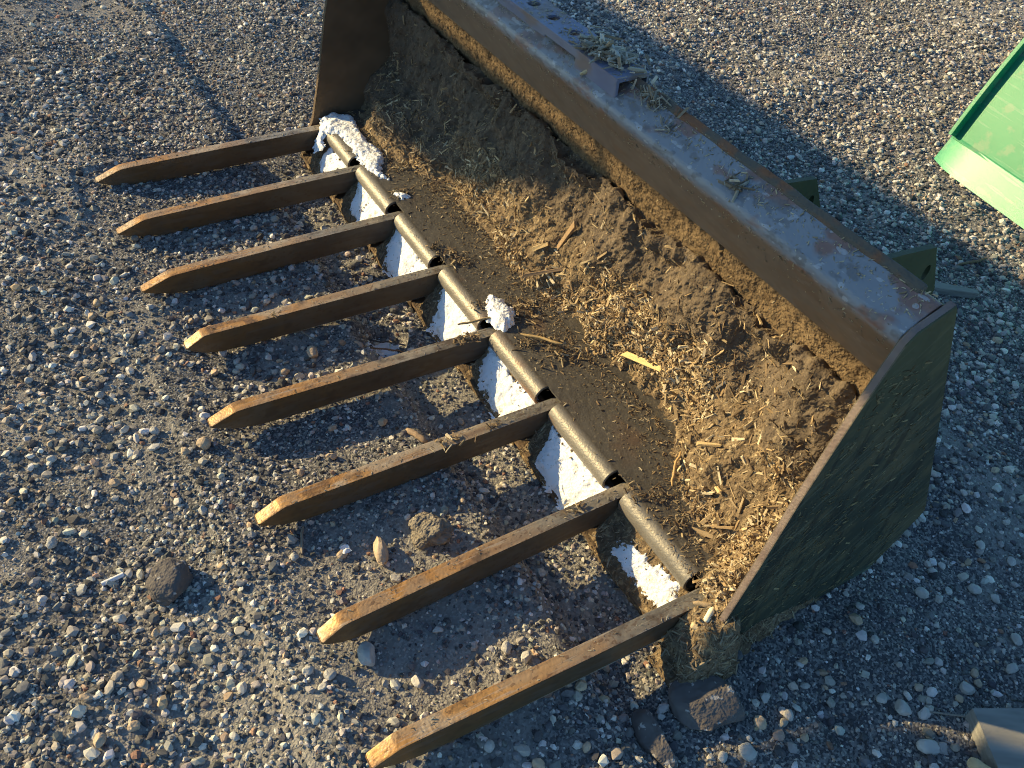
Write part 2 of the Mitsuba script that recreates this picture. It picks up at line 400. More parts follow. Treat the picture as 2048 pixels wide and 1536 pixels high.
def axis(lo, hi, step, far=300.0):
    core = np.arange(lo, hi, step)
    out, s, e = [], step, 0.0
    while e < far:
        s *= 1.35; e += s; out.append(e)
    out = np.array(out)
    return np.concatenate([(lo - out)[::-1], core, core[-1] + out])

gx, gy = np.meshgrid(axis(-1.95, 2.85, .012), axis(-1.45, 3.95, .012), indexing='ij')
put('gravel_yard', grid(gx, gy, ground_z(gx, gy)), 'm_ground', smooth=True)
tag('gravel_yard', 'grey dusty gravel yard under the bucket and everything else', kind='structure')

# ------------------------------------------------------------------ gravel
VIS = np.array([(-1.95, -1.05), (1.55, -1.40), (2.75, .36), (2.55, .75), (.35, 3.95), (-.75, 3.95)])
class _Zone:
    def contains_points(self, q):
        a, b = VIS, np.roll(VIS, -1, 0)
        return np.all((b[:, 0] - a[:, 0]) * (q[:, 1:2] - a[:, 1]) - (b[:, 1] - a[:, 1]) * (q[:, 0:1] - a[:, 0]) > 0, 1)
    def contains_point(self, p):
        return bool(self.contains_points(np.array([p]))[0])
VISP = _Zone()

def under(x, y):
    return (x > -.05) & (x < 2.0) & (y > -.045) & (y < .40)

def scatter(n, R, keep):
    out = np.zeros((0, 2))
    while len(out) < n:
        q = np.c_[R.uniform(-1.95, 2.75, n), R.uniform(-1.4, 3.95, n)]
        q = q[VISP.contains_points(q) & ~under(q[:, 0], q[:, 1])]
        dist = np.hypot(q[:, 0] - EYE[0], q[:, 1] - EYE[1])
        q = q[R.random(len(q)) < keep(q, dist)]
        out = np.vstack([out, q])
    return out[:n]

def stone_colors(R, n, pale):
    pal = np.array([[.07, .071, .075], [.11, .11, .112], [.18, .176, .17], [.27, .258, .24], [.38, .352, .305], [.47, .445, .39], [.60, .58, .53], [.27, .155, .11], [.42, .31, .215]])
    w = np.array([.19, .20, .14, .11, .11, .11, .09, .02, .03]); w[4:7] *= pale; w /= w.sum()
    return np.clip(pal[R.choice(len(pal), n, p=w)] * R.uniform(.75, 1.25, (n, 1)) * (1 + R.normal(0, .03, (n, 3))), .02, .75)

def patch(q, s, seed):
    return fb(np.c_[q, 0 * q[:, 0]], s, 3, seed) + .5

V, F, COL, at = [], [], [], 0
def side(q):
    return (q[:, 0] > 1.98) & (q[:, 1] > -.2)
for seed, n, rmin, rmax, pts, pale, sink, keep in (
        (11, 70000, .0022, .0042, 8, 1.25, .36, lambda q, d: np.clip(1.8 - d / 2.6, .18, 1)),
        (12, 84000, .0042, .0082, 10, 1.25, .30, lambda q, d: np.clip(1.5 * sstep(.34, .56, patch(q, 2.0, 3)) + .38, 0, 1) * np.where(side(q), .32, 1)),
        (13, 10000, .0082, .0135, 16, 1.7, .28, lambda q, d: np.clip(1.4 * sstep(.36, .62, patch(q, 1.7, 8)) + .12, 0, 1) * np.where(side(q), .6, 1))):
    R = rng(seed)
    q = scatter(n, R, keep)
    r = rmin * (rmax / rmin) ** (R.random(n) ** 1.5)
    st = np.stack([R.uniform(.85, 1.3, n), R.uniform(.75, 1.05, n), R.uniform(.5, .85, n)], -1)
    Rz = rot_random(R, n); tilt = R.normal(0, .35, (n, 2))
    a = R.uniform(0, 2 * np.pi, n)
    nrm = np.stack([tilt[:, 0], tilt[:, 1], np.ones(n)], -1)
    M = frames(nrm, a) * (st * r[:, None])[:, None, :]
    z = ground_z(q[:, 0], q[:, 1]) + r * st[:, 2] * (1 - 2 * sink * R.uniform(.6, 1.5, n))
    tm = [hull_stone(R, pts) for _ in range(14)]
    v, f, o = batch(tm, R.integers(0, 14, n), M, np.c_[q, z])
    V.append(v); F.append(f + at); COL.append(stone_colors(R, n, pale)[o]); at += len(v)
put('gravel', (np.vstack(V), np.vstack(F)), 'm_stone', color=np.vstack(COL))
tag('gravel', 'loose mixed grey and pale gravel covering the yard', kind='stuff')

# ------------------------------------------------------------------ the bucket
B = 'loader_bucket'
tag(B, 'rusty steel loader bucket with eight straight fork tines along its lip', 'loader bucket')
S = .28
CH = [.006, .012, .010, -.010, -.017, .0, .019, -.013]
LEN = [.003, .006, .007, -.033, -.012, -.02, -.036, -.026]
TINE = np.array([(.035, .0), (-.30, .0015), (-.60, .0), (-.622, -.001), (-.632, -.004), (-.690, -.026), (-.692, -.030), (-.674, -.039), (-.63, -.053), (-.58, -.062), (-.52, -.0645), (-.2, -.0655), (.035, -.065)])
for i in range(8):
    poly = TINE.copy(); poly[:, 0] -= LEN[i] * np.clip((-poly[:, 0] - .60) / .09, 0, 1)
    m = prism(poly, i * S - .0305, i * S, bev=.003)
    v = np.array(m.vertices)
    # thin round-over of the top edges, slight sideways bend
    v[:, 0] += CH[i] * np.clip(-v[:, 1] / .63, 0, 1.1) ** 1.3
    tip = np.clip((-v[:, 1] - .62) / .07, 0, 1)
    v[:, 0] = np.where(tip > 0, (i * S - .015 + CH[i]) + (v[:, 0] - (i * S - .015 + CH[i])) * (1 - .12 * tip), v[:, 0])
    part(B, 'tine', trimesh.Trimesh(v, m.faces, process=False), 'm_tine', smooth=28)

# curled lip, one length between each pair of tines
ang = np.radians(np.linspace(80, 285, 30))
ring = np.vstack([np.c_[.022 + .029 * np.cos(ang), -.0105 + .029 * np.sin(ang)], np.c_[.022 + .0235 * np.cos(ang[::-1]), -.0105 + .0235 * np.sin(ang[::-1])]])
for i in range(7):
    x0, x1 = i * S + .006, (i + 1) * S - .052
    if i == 0: x0 = .028
    part(B, 'lip', prism(ring, x0, x1, bev=.0008, nseg=6), 'm_lip', smooth=40)

# floor plate, with slots at the tines
fx, fy = np.meshgrid(np.linspace(-.045, 2.005, 200), np.linspace(.0265, .46, 40), indexing='ij')
fz = .018 + .0025 * fb(np.stack([fx, fy, 0 * fx], -1), 5, 3, 4) * sstep(.0265, .06, fy)
part(B, 'floor_plate', grid(fx, fy, fz), 'm_floor', smooth=True)
part(B, 'floor_edge', prism([(.027, .0175), (.027, .0125), (.04, .0125), (.04, .0172)], -.045, 2.005, bev=.001), 'm_floor')
# underside plate the tines sit on
part(B, 'bottom_plate', prism([(-.066, -.097), (-.066, -.106), (.10, -.112), (.41, -.094), (.41, -.082)], -.045, 2.005, bev=.002), 'm_oldplate')

# side plates
PLATE = [(-.012, .016), (.022, .17), (.053, .336), (.099, .526), (.134, .638), (.150, .656), (.214, .683), (.219, .676), (.345, .406), (.502, .062), (.497, .045), (.412, -.088), (.096, -.107), (-.060, -.098), (-.064, -.060), (-.020, -.004)]
part(B, 'side_plate', prism(PLATE, 2.006, 2.0205, bev=.002), 'm_plate', smooth=30)
part(B, 'side_plate', prism(PLATE, -.060, -.046, bev=.002), 'm_oldplate', smooth=30)

# top beam: flange with rounded fold, undercut face, hidden underside
BEAM = rounded([(.131, .640), (.205, .685), (.296, .505), (.214, .492)], .016, 7)
part(B, 'top_beam', prism(BEAM, -.045, 2.005, bev=.001, nseg=30), 'm_beam', smooth=40)
RIM = rounded([(.190, .672), (.194, .682), (.204, .689), (.211, .682), (.206, .672)], .003, 3)
m = prism(RIM, -.045, 1.972, bev=.002, nseg=220); v = np.array(m.vertices)
v[:, 1:] += .0035 * np.stack([fb(np.c_[v[:, 0] * 22, v[:, 1] * 0, v[:, 2] * 0], 1, 3, 2), fb(np.c_[v[:, 0] * 26, v[:, 1] * 0 + 4, v[:, 2] * 0], 1, 3, 3)], -1)
part(B, 'rim_weld', trimesh.Trimesh(v, m.faces, process=False), 'm_rim', smooth=40)

# back wall, leaning back to the heel
wx, wt = np.meshgrid(np.linspace(-.045, 2.005, 60), np.linspace(0, 1, 14), indexing='ij')
wy = np.interp(wt, [0, 1], [.292, .485]); wz = np.interp(wt, [0, 1], [.520, .02])
part(B, 'back_wall', grid(wx, wy, wz), 'm_oldplate', smooth=True)
bx_, bt = np.meshgrid(np.linspace(-.046, 2.006, 30), np.linspace(0, 1, 6), indexing='ij')
part(B, 'back_plate', grid(bx_, np.interp(bt, [0, .8, 1], [.300, .500, .412]), np.interp(bt, [0, .8, 1], [.50, .062, -.088])), 'm_bracket', smooth=False)

# perforated channel along the flange
import manifold3d as m3
def mbox(x0, x1, y0, y1, z0, z1):
    return m3.Manifold.cube([x1 - x0, y1 - y0, z1 - z0]).translate([x0, y0, z0])
top = m3.CrossSection([[(.55, .1545), (1.263, .1545), (1.263, .2315), (.55, .2315)]]).offset(-.003, m3.JoinType.Round).offset(.003, m3.JoinType.Round, circular_segments=16).extrude(.008).translate([0, 0, .684])
for hx in (.589, .664, .739, .814, .890, .969, 1.051):
    top = top - m3.Manifold.cylinder(.05, .0145, .0145, 40).translate([hx, .194, .66])
chan = top + mbox(.55, .985, .166, .173, .655, .686) + mbox(.985, 1.12, .158, .163, .673, .686) + mbox(1.12, 1.263, .1545, .161, .648, .686) + mbox(.55, 1.263, .2255, .2315, .655, .686)
mm = chan.to_mesh()
chm = trimesh.Trimesh(mm.vert_properties[:, :3], mm.tri_verts, process=False)
part(B, 'hole_channel', chm, 'm_channel', smooth=25)
# inside of the holes is dark because the channel is closed below by the flange

# two hanger brackets behind
for X, y0, z1 in ((1.50, .27, .533), (1.80, .26, .563)):
    cs = m3.CrossSection([[(y0, z1 + .014), (y0 + .05, z1 - .30), (y0 + .24, z1 - .30), (y0 + .30, z1 - .12), (y0 + .240, z1 - .006), (y0 + .15, z1 + .004)]])
    hole = m3.CrossSection.circle(.011, 24).scale([.8, 1.5]).translate([y0 + .243, z1 - .062])
    br = (cs - hole).extrude(.012)
    mm = br.to_mesh(); vv = mm.vert_properties[:, :3]
    part(B, 'bracket', trimesh.Trimesh(np.c_[X - .012 + vv[:, 2], vv[:, 0], vv[:, 1]], mm.tri_verts, process=False), 'm_bracket', smooth=False)

# ------------------------------------------------------------------ manure and bedding
PF = np.array([(-.05, .11), (.16, .125), (.32, .120), (.415, .155), (.51, .175), (.63, .175), (.73, .18), (.88, .177), (.99, .171), (1.07, .185), (1.18, .17), (1.27, .16), (1.335, .172), (1.49, .188), (1.59, .185), (1.69, .138), (1.75, .085), (1.82, .072), (1.875, .045), (1.94, .01), (2.01, -.02)])
K = 'manure_heap'
tag(K, 'brown mass of dried manure, straw and wood chips caked in the back of the bucket', kind='stuff')
px_, pt = np.meshgrid(np.linspace(-.046, 2.006, 470), np.linspace(0, 1, 120), indexing='ij')
yf = np.interp(px_, PF[:, 0], PF[:, 1]) + .030 * fb(np.stack([px_ * 9, 0 * px_, 0 * px_], -1), 1, 4, 31)
low = 1 - .42 * sstep(.75, .15, px_)                    # the heap is lower at the far end
gap = .006 + .040 * np.clip(fb(np.stack([px_ * 5, 0 * px_, 0 * px_], -1), 1, 3, 33) + .18, 0, .5)
ky = np.stack([yf, yf + .030, .62 * yf + .38 * .25, np.full_like(yf, .248), .293 - gap, .310 - .4 * gap], -1)
kz = np.stack([np.full_like(yf, .010), .036 + 0 * yf, .085 + 0 * yf, .225 * (.4 + .6 * low), .372 - .35 * gap, .29 + 0 * yf], -1)
kt = np.array([0, .12, .34, .62, .93, 1.0])
idx = np.clip(np.searchsorted(kt, pt, side='right') - 1, 0, 4); w = (pt - kt[idx]) / (kt[idx + 1] - kt[idx])
w = w * .4 + .6 * w * w * (3 - 2 * w)
ii = np.indices(pt.shape)
py_ = ky[ii[0], ii[1], idx] * (1 - w) + ky[ii[0], ii[1], idx + 1] * w
pz_ = kz[ii[0], ii[1], idx] * (1 - w) + kz[ii[0], ii[1], idx + 1] * w
heap = grid(px_, py_, pz_); nv = heap.vertex_normals
if nv[:, 2].mean() < 0:
    heap.invert(); nv = heap.vertex_normals
v = np.array(heap.vertices)
q3 = v * [1, 1, .55]
amp = sstep(0, .10, pt).ravel() * sstep(1, .95, pt).ravel() + .25
strand = v * [1, .35, .35]
d = (.085 * fb(q3, 6, 3, 41) + .045 * fb(q3, 17, 3, 42) + .020 * fb(strand, 48, 3, 43) + .009 * fb(v, 130, 2, 44)) * amp
farl = np.exp(-((v[:, 0] - .17) / .13) ** 2 - ((v[:, 1] - .16) / .05) ** 2)
d += .035 * farl
v = v + nv * d[:, None] + [0, 0, 0]
v[:, 2] = np.maximum(v[:, 2], .006)
heap = trimesh.Trimesh(v, heap.faces, process=False)
put(K, heap, 'm_muck', smooth=True)

# dirt crust on the wall over the heap, split off from it by a dark crack
cx, ct = np.meshgrid(np.linspace(-.046, 2.006, 420), np.linspace(0, 1, 46), indexing='ij')
cy = np.interp(ct, [0, .2, 1], [.318, .300, .258]); cz = np.interp(ct, [0, .2, 1], [.33, .355, .508])
crust = grid(cx, cy, cz); nv = crust.vertex_normals
if nv[:, 1].mean() > 0:
    crust.invert(); nv = crust.vertex_normals
v = np.array(crust.vertices)
d = .022 * fb(v * [1, .5, .5], 9, 3, 51) + .010 * fb(v * [1, .4, .4], 45, 3, 52) + .006 * fb(v, 130, 2, 53)
cut = fb(np.c_[v[:, 0] * 13 + v[:, 2] * 9, v[:, 2] * 3, 0 * v[:, 0]], 1, 3, 57)
d -= .028 * np.exp(-(cut / .014) ** 2) * sstep(.05, .09, fb(v, 4, 2, 58))
crust = trimesh.Trimesh(v + nv * (d[:, None] + .004), crust.faces, process=False)
put(K + '__wall_crust', crust, 'm_walldirt', smooth=True)

# packed dirt on the ledge between the tines
V, F, at = [], [], 0
for i in range(-1, 8):
    x0, x1 = (i * S + .0005, (i + 1) * S - .031)
    x0 = max(x0, -.045); x1 = min(x1, 2.004)
    if i == -1: x1 = -.031
    lx, lt = np.meshgrid(np.linspace(x0, x1, max(4, int((x1 - x0) / .004))), np.linspace(0, 1, 34), indexing='ij')
    ly = np.interp(lt, [0, .12, .3, 1], [-.064, -.068, -.060, .004]); lz = np.interp(lt, [0, .12, .3, .8, 1], [-.122, -.104, -.090, -.050, -.026])
    p = np.stack([lx, ly, lz], -1)
    dz = .030 * fb(p, 14, 3, 61) + .012 * fb(p, 50, 3, 62) + .006 * fb(p, 150, 2, 63)
    g = grid(lx, ly - .5 * dz * (lt < .35), lz + dz * sstep(0, .2, lt) * sstep(1.1, .85, lt))
    V.append(g.vertices); F.append(g.faces + at); at += len(g.vertices)
# the lump at the near corner, under the side plate's point
lx, lt = np.meshgrid(np.linspace(1.96, 2.075, 50), np.linspace(0, 1, 50), indexing='ij')
ly = np.interp(lt, [0, .3, .75, 1], [-.110, -.082, -.030, .02]); lz = np.interp(lt, [0, .3, .75, 1], [-.112, -.050, .004, .026])
ed = sstep(2.078, 2.03, lx)
p = np.stack([lx, ly, lz], -1)
dz = .05 * fb(p, 12, 3, 65) + .02 * fb(p, 50, 3, 66)
g = grid(lx, ly - dz * .6, -.112 + (lz + .112 + dz) * ed)
V.append(g.vertices); F.append(g.faces + at); at += len(g.vertices)
# dirt skirt along the foot of the near side plate
sx, st_ = np.meshgrid(np.linspace(0, 1, 90), np.linspace(0, 1, 16), indexing='ij')
sy = -.08 + .36 * sx
hgt = .062 * (1 - .85 * sx) + .02
sxx = 2.008 + .05 * (1 - sx * .8) * (1 - st_) ** .8 + .003
szz = -.112 + hgt * st_ ** .7
p = np.stack([sxx, sy, szz], -1); dz = .03 * fb(p, 16, 3, 67) + .012 * fb(p, 60, 3, 68)
g = grid(sxx + dz, sy, szz + dz * .5)
V.append(g.vertices); F.append(g.faces + at)
ledge = trimesh.Trimesh(np.vstack(V), np.vstack(F), process=False)
put(K + '__ledge_dirt', ledge, 'm_muck', smooth=True)

# slivers and straw in the heap (two meshes, too many and too small to tell apart)
R = rng(71)
def w_heap(c, n):
    s = sstep(.24, .10, c[:, 2] + .12 * fb(c, 5, 3, 47)) * .95 + .04
    return s * (.12 + 1.6 * sstep(-.06, .16, fb(c, 7, 3, 44))) * np.where(c[:, 0] < .55, .22, 1)
P, N = sample(heap, 24000, R, w_heap)
N = np.where((N @ [0, -.7, .7])[:, None] < 0, -N, N)
v1, f1, c1 = chips(P, N, R, .003, .034, .38, TAN, wr=(.05, .26), lift=.05)
P, N = sample(heap, 9000, R, lambda c, n: .3 + 0 * c[:, 0])
N = np.where((N @ [0, -.7, .7])[:, None] < 0, -N, N)
v2, f2, c2 = chips(P, N, R, .003, .014, .6, TAN * .5, wr=(.1, .4))
P, N = sample(crust, 3000, R); N = np.where(N[:, 1:2] > 0, -N, N)
v3, f3, c3 = chips(P, N, R, .002, .011, .4, TAN * .7, wr=(.1, .3), ang=np.full(3000, math.pi / 2))
P, N = sample(ledge, 5200, R, lambda c, n: np.where((c[:, 0] > 1.95), 1.6, 1.0) * np.where(c[:, 2] < -.09, .5, 1))
N = np.where((N @ [0.3, -.6, .7])[:, None] < 0, -N, N)
v4, f4, c4 = chips(P, N, R, .004, .026, .4, GREYSTRAW * [.62, .55, .46], wr=(.06, .22))
vs, fs, cs, at = [], [], [], 0
for a, b, c in ((v1, f1, c1), (v2, f2, c2), (v3, f3, c3), (v4, f4, c4)):
    vs.append(a); fs.append(b + at); cs.append(c); at += len(a)
put(K + '__straw_bits', (np.vstack(vs), np.vstack(fs)), 'm_chip', color=np.vstack(cs))
labels[K + '__straw_bits'] = {'label': 'tan slivers of straw and wood through the manure', 'kind': 'stuff'}

# crumbs lying on floor plate, beam, tines and side plate
K2 = 'straw_crumbs'
vs, fs, cs, at = [], [], [], 0
def crumbs(P, N, R, *a, **k):
    global at
    x, y, z = chips(P, N, R, *a, **k)
    vs.append(x); fs.append(y + at); cs.append(z); at += len(x)
R = rng(81)
n = 3600                                                  # floor plate: thicker near the heap
x = R.uniform(-.04, 2.0, n); yb = np.interp(x, PF[:, 0], PF[:, 1]); y = yb - np.abs(R.exponential(.045, n)) + .01
ok = (y > -.005); x, y = x[ok], y[ok]
crumbs(np.c_[x, y, np.full(len(x), .019)], np.tile([0, 0, 1.], (len(x), 1)), R, .0025, .013, .5, TAN * .8)
for cxy, k, sp in (((.80, .045), 60, .016), ((.845, .062), 70, .018), ((1.085, .105), 130, .028), ((1.20, .055), 60, .014), ((1.26, .115), 170, .035), ((.47, .055), 40, .014), ((.76, .03), 30, .010), ((1.02, .02), 30, .012), ((1.70, .02), 26, .012), ((1.72, .06), 50, .014), ((1.80, .05), 40, .01), ((.35, .12), 80, .022), ((.245, .11), 80, .025)):
    q = R.normal(0, sp, (k, 2)) + cxy
    hgt = .012 * np.exp(-((q - cxy) ** 2).sum(1) / (2 * sp ** 2)) * R.random(k)
    crumbs(np.c_[q, .0195 + hgt], R.normal(0, .3, (k, 3)) + [0, 0, 1], R, .004, .022, .6, TAN * .8)
n = 2300                                                  # flange and face of the beam
t, x = R.random(n), R.uniform(-.04, 2.0, n)
crumbs(np.c_[x, .140 + .062 * t, .644 + .041 * t], np.tile([0, -.55, .83], (n, 1)), R, .002, .010, .25, FLECK, tr=(.05, .1))
n = 1100
t, x = R.random(n), R.uniform(-.04, 2.0, n)
crumbs(np.c_[x, .136 + .080 * t, .628 - .132 * t], np.tile([0, -.86, -.5], (n, 1)), R, .002, .009, .2, FLECK * .8, tr=(.05, .1))
n = 420
crumbs(np.c_[R.uniform(.6, 1.26, n), R.uniform(.16, .23, n), np.full(n, .6925)], np.tile([0, 0, 1.], (n, 1)), R, .002, .009, .2, FLECK, tr=(.05, .1))
for (cx_, cy_, cz_), k, sp in (((1.335, .190, .674), 150, .020), ((1.42, .170, .660), 40, .012), ((1.62, .165, .657), 60, .016)):
    q = R.normal(0, 1, (k, 3)) * [sp, sp * .5, sp * .35] + [cx_, cy_, cz_ + .004]
    crumbs(q, R.normal(0, .4, (k, 3)) + [0, -.5, .85], R, .006, .035, .5, GREYSTRAW * .8, wr=(.06, .2))
for i in range(8):                                        # tops of the tines
    n = 60
    t = -.60 * R.random(n) ** 1.4
    crumbs(np.c_[i * S - .003 - .024 * R.random(n) + CH[i] * np.clip(-t / .63, 0, 1) ** 1.3, t, np.full(n, .0015)], np.tile([0, 0, 1.], (n, 1)), R, .002, .010, .3, GREYSTRAW * .75)
for (cx_, cy_), k, sp in (((4 * S - .012, -.055), 90, .017), ((5 * S - .012, -.25), 30, .02), ((5 * S - .014, -.14), 24, .012), ((6 * S - .012, -.10), 26, .014), ((3 * S - .01, -.44), 10, .007)):
    q = R.normal(0, 1, (k, 2)) * [sp * .5, sp] + [cx_, cy_]
    crumbs(np.c_[q, .002 + .006 * R.random(k)], R.normal(0, .3, (k, 3)) + [0, 0, 1], R, .005, .022, .5, TAN * .8)
n = 750                                                   # outside of the near side plate
z = R.random(n) ** 1.3 * .66 - .08
yy = np.interp(z, [-.1, .016, .638, .69], [-.05, .0, .14, .21]) + R.random(n) ** 1.1 * np.interp(z, [-.09, .06, .68], [.45, .50, .01])
crumbs(np.c_[np.full(n, 2.0208), yy, z], np.tile([1., 0, 0], (n, 1)), R, .003, .016, .06, FLECK * [.45, .45, .36], tr=(.04, .08), ang=R.normal(.25, .5, n))
put(K2, (np.vstack(vs), np.vstack(fs)), 'm_chip', color=np.vstack(cs))
tag(K2, 'loose straw crumbs strewn over the bucket floor, beam and tines', kind='stuff')

# ------------------------------------------------------------------ larger wood chips, each a thing of its own
def ray_hit(mesh_v, target_xy, sx=1.0):
    return mesh_v[np.argmin(((mesh_v[:, :2] - target_xy) ** 2).sum(1))]

HV, HN = np.array(heap.vertices), heap.vertex_normals
def chip_thing(x, t, L, W, D, ang, color, label, tilt=.2, seed=0, name='wood_chip', cat='wood chip', group=None, mat='m_chip'):
    R = rng(seed)
    i = int(np.clip((x + .046) / 2.052, 0, 1) * 469) * 120 + int(t * 119)
    p, n = HV[i], HN[i] + R.normal(0, tilt, 3)
    M = frames(n[None], np.array([ang]))[0] * np.array([L, W, D])
    tv, tf = splinter(R)
    sub = trimesh.Trimesh(tv, tf, process=False).subdivide().subdivide()
    v = np.array(sub.vertices); v += .035 * (meshkit.fbm(v * 3 + seed, 3, seed)[:, None] - .5) * [1, 3, 3]
    v = v @ M.T + p + HN[i] * (D * .7)
    key = num(name)
    col = np.clip(np.asarray(color) * (.75 + .5 * meshkit.fbm(np.c_[v[:, 0] * 60, v[:, 1] * 60, v[:, 2] * 200], 3, seed))[:, None], 0, .9)
    put(key, (v, sub.faces), mat, color=col, smooth=False)
    tag(key, label, cat, group)

chip_thing(1.0, .44, .048, .014, .008, .8, (.55, .40, .20), 'blunt pale wood chip lying high on the heap in the bucket middle', seed=1)
chip_thing(1.05, .52, .10, .022, .010, 1.3, (.30, .20, .11), 'dark curved strip of bark leaning against the back of the heap', seed=2)
chip_thing(1.06, .36, .14, .012, .008, .8, (.20, .14, .09), 'long dark stick lying along the heap near the bucket middle', seed=3)
chip_thing(1.43, .36, .12, .020, .010, .35, (.60, .44, .20), 'largest bright yellow wood splinter on the front of the heap', seed=4)
chip_thing(1.35, .34, .06, .012, .006, -.9, (.42, .29, .14), 'thin brown splinter beside the largest yellow splinter', seed=5)
chip_thing(1.73, .42, .055, .010, .006, .6, (.46, .33, .17), 'brown splinter high on the near end of the heap', seed=6)
chip_thing(1.52, .20, .045, .010, .005, .9, (.50, .36, .17), 'short tan chip low on the heap edge near the floor plate', seed=7)
chip_thing(1.86, .22, .050, .010, .005, .7, (.36, .25, .13), 'dark straight chip by the near side plate', seed=8)
chip_thing(1.80, .30, .022, .016, .005, .2, (.62, .45, .22), 'square yellow chip by the near side plate', seed=9)
for k in range(34):
    R = rng(200 + k)
    chip_thing(R.uniform(.72, 1.95), R.uniform(.06, .5), R.uniform(.022, .045), R.uniform(.005, .010), R.uniform(.003, .005), R.uniform(0, 6.3), TAN[R.integers(0, 3) if R.random() < .6 else 6],
               'small tan wood splinter scattered on the sunlit heap', seed=300 + k, group='small splinters on the heap', tilt=.4)

# the clump of straw left on the channel, a stem beside it
def clump(key, centre, n, spread, seed, lo, hi, pal, up=(0, 0, 1), wr=(.08, .25)):
    R = rng(seed)
    q = R.normal(0, 1, (n, 3)) * spread; q[:, 2] = np.abs(q[:, 2])
    N = R.normal(0, .25, (n, 3)) + up
    v, f, c = chips(q + centre, N, R, lo, hi, .2, pal, wr=wr)
    return put(key, (v, f), 'm_chip', color=c)
clump('straw_clump', [1.165, .196, .694], 260, [.045, .020, .008], 91, .010, .045, GREYSTRAW)
tag('straw_clump', 'heap of pale grey straw lying on the end of the perforated channel', 'straw')
def stem(name, a, b, rad, color, label, seed, cat='straw stem', bend=.02, group=None):
    R = rng(seed); a, b = np.asarray(a, float), np.asarray(b, float); L = np.linalg.norm(b - a)
    v, f = stalk_mesh(R, L, rad, 8, 6, bend)
    x = (b - a) / L; y = np.cross([0, 0, 1], x); y /= np.linalg.norm(y); z = np.cross(x, y)
    v = v @ np.stack([x, y, z]) + (a + b) / 2
    key = num(name)
    put(key, (v, f), 'm_chip', smooth=True, color=np.clip(np.tile(color, (len(v), 1)) * (.8 + .4 * meshkit.fbm(v * 80, 2, seed))[:, None], 0, .9))
    tag(key, label, cat, group)
    return key
stem('dry_straw', (1.155, .146, .655), (1.19, .190, .699), .0042, (.44, .37, .22), 'thick yellow straw stem hanging over the front of the channel', 92)
stem('dry_straw', (1.155, .205, .712), (1.215, .188, .708), .0055, (.42, .42, .36), 'short pale reed piece on top of the straw clump', 93)
stem('dry_straw', (1.17, .055, .024), (1.25, .125, .036), .0035, (.40, .28, .13), 'brown straw stem on the dark floor plate', 94)
stem('dry_straw', (1.72, .095, .03), (1.665, .155, .05), .0028, (.46, .30, .13), 'bent straw on the floor near the end of the heap', 95)
stem('dry_straw', (1.98, -.075, -.095), (1.985, -.035, .012), .006, (.24, .17, .10), 'dark strip of bark hanging beside the nearest tine', 96)
stem('dry_straw', (1.96, -.03, .012), (1.99, .03, .03), .0055, (.42, .31, .18), 'twisted straw bundle at the inner end of the nearest tine', 97, bend=.05)
stem('dry_straw', (2.0, -.035, .018), (1.985, -.006, .022), .006, (.80, .72, .52), 'white straw butt glowing beside the nearest tine', 98, bend=.005)
stem('dry_straw', (2.003, -.04, .0), (1.985, -.052, .0), .007, (.62, .48, .28), 'cut yellow straw end under the point of the near side plate', 99, bend=.005)
stem('dry_straw', (1.045, -.05, .002), (1.085, .03, .02), .0030, (.30, .22, .12), 'thin stem among snow and crumbs on the floor plate', 100)

# ------------------------------------------------------------------ snow
def snow(points, zf, thick, label, seed, group=None):
    from shapely.geometry import Polygon, Point
    import shapely
    g = Polygon(points).buffer(.004).buffer(-.002)
    x0, y0, x1, y1 = g.bounds; step = .0032
    X, Y = np.meshgrid(np.arange(x0 - .01, x1 + .01, step), np.arange(y0 - .01, y1 + .01, step), indexing='ij')
    pts = shapely.points(X.ravel(), Y.ravel())
    inside = shapely.contains(g, pts); dist = shapely.distance(pts, g.exterior) * np.where(inside, 1, -1)
    p3 = np.c_[X.ravel(), Y.ravel(), 0 * X.ravel()]
    dist = dist + .020 * fb(p3, 38, 3, seed) + .016 * fb(p3, 140, 3, seed + 1) - .002
    h = thick * np.clip(dist / .012, -.4, 1)
    h = np.where(h > 0, np.sqrt(np.clip(h / thick, 0, 1)) * thick, h) + (.010 * fb(p3, 40, 3, seed + 2) + .004 * fb(p3, 170, 2, seed + 3)) * (dist > 0)
    Z = zf(X.ravel(), Y.ravel()) + h
    m = grid(X, Y, Z.reshape(X.shape))
    keepf = (dist[m.faces] > -.0035).any(1)
    m = trimesh.Trimesh(m.vertices, m.faces[keepf], process=True)
    key = num('snow_patch')
    put(key, m, 'm_snow', smooth=True)
    tag(key, label, 'snow', group)

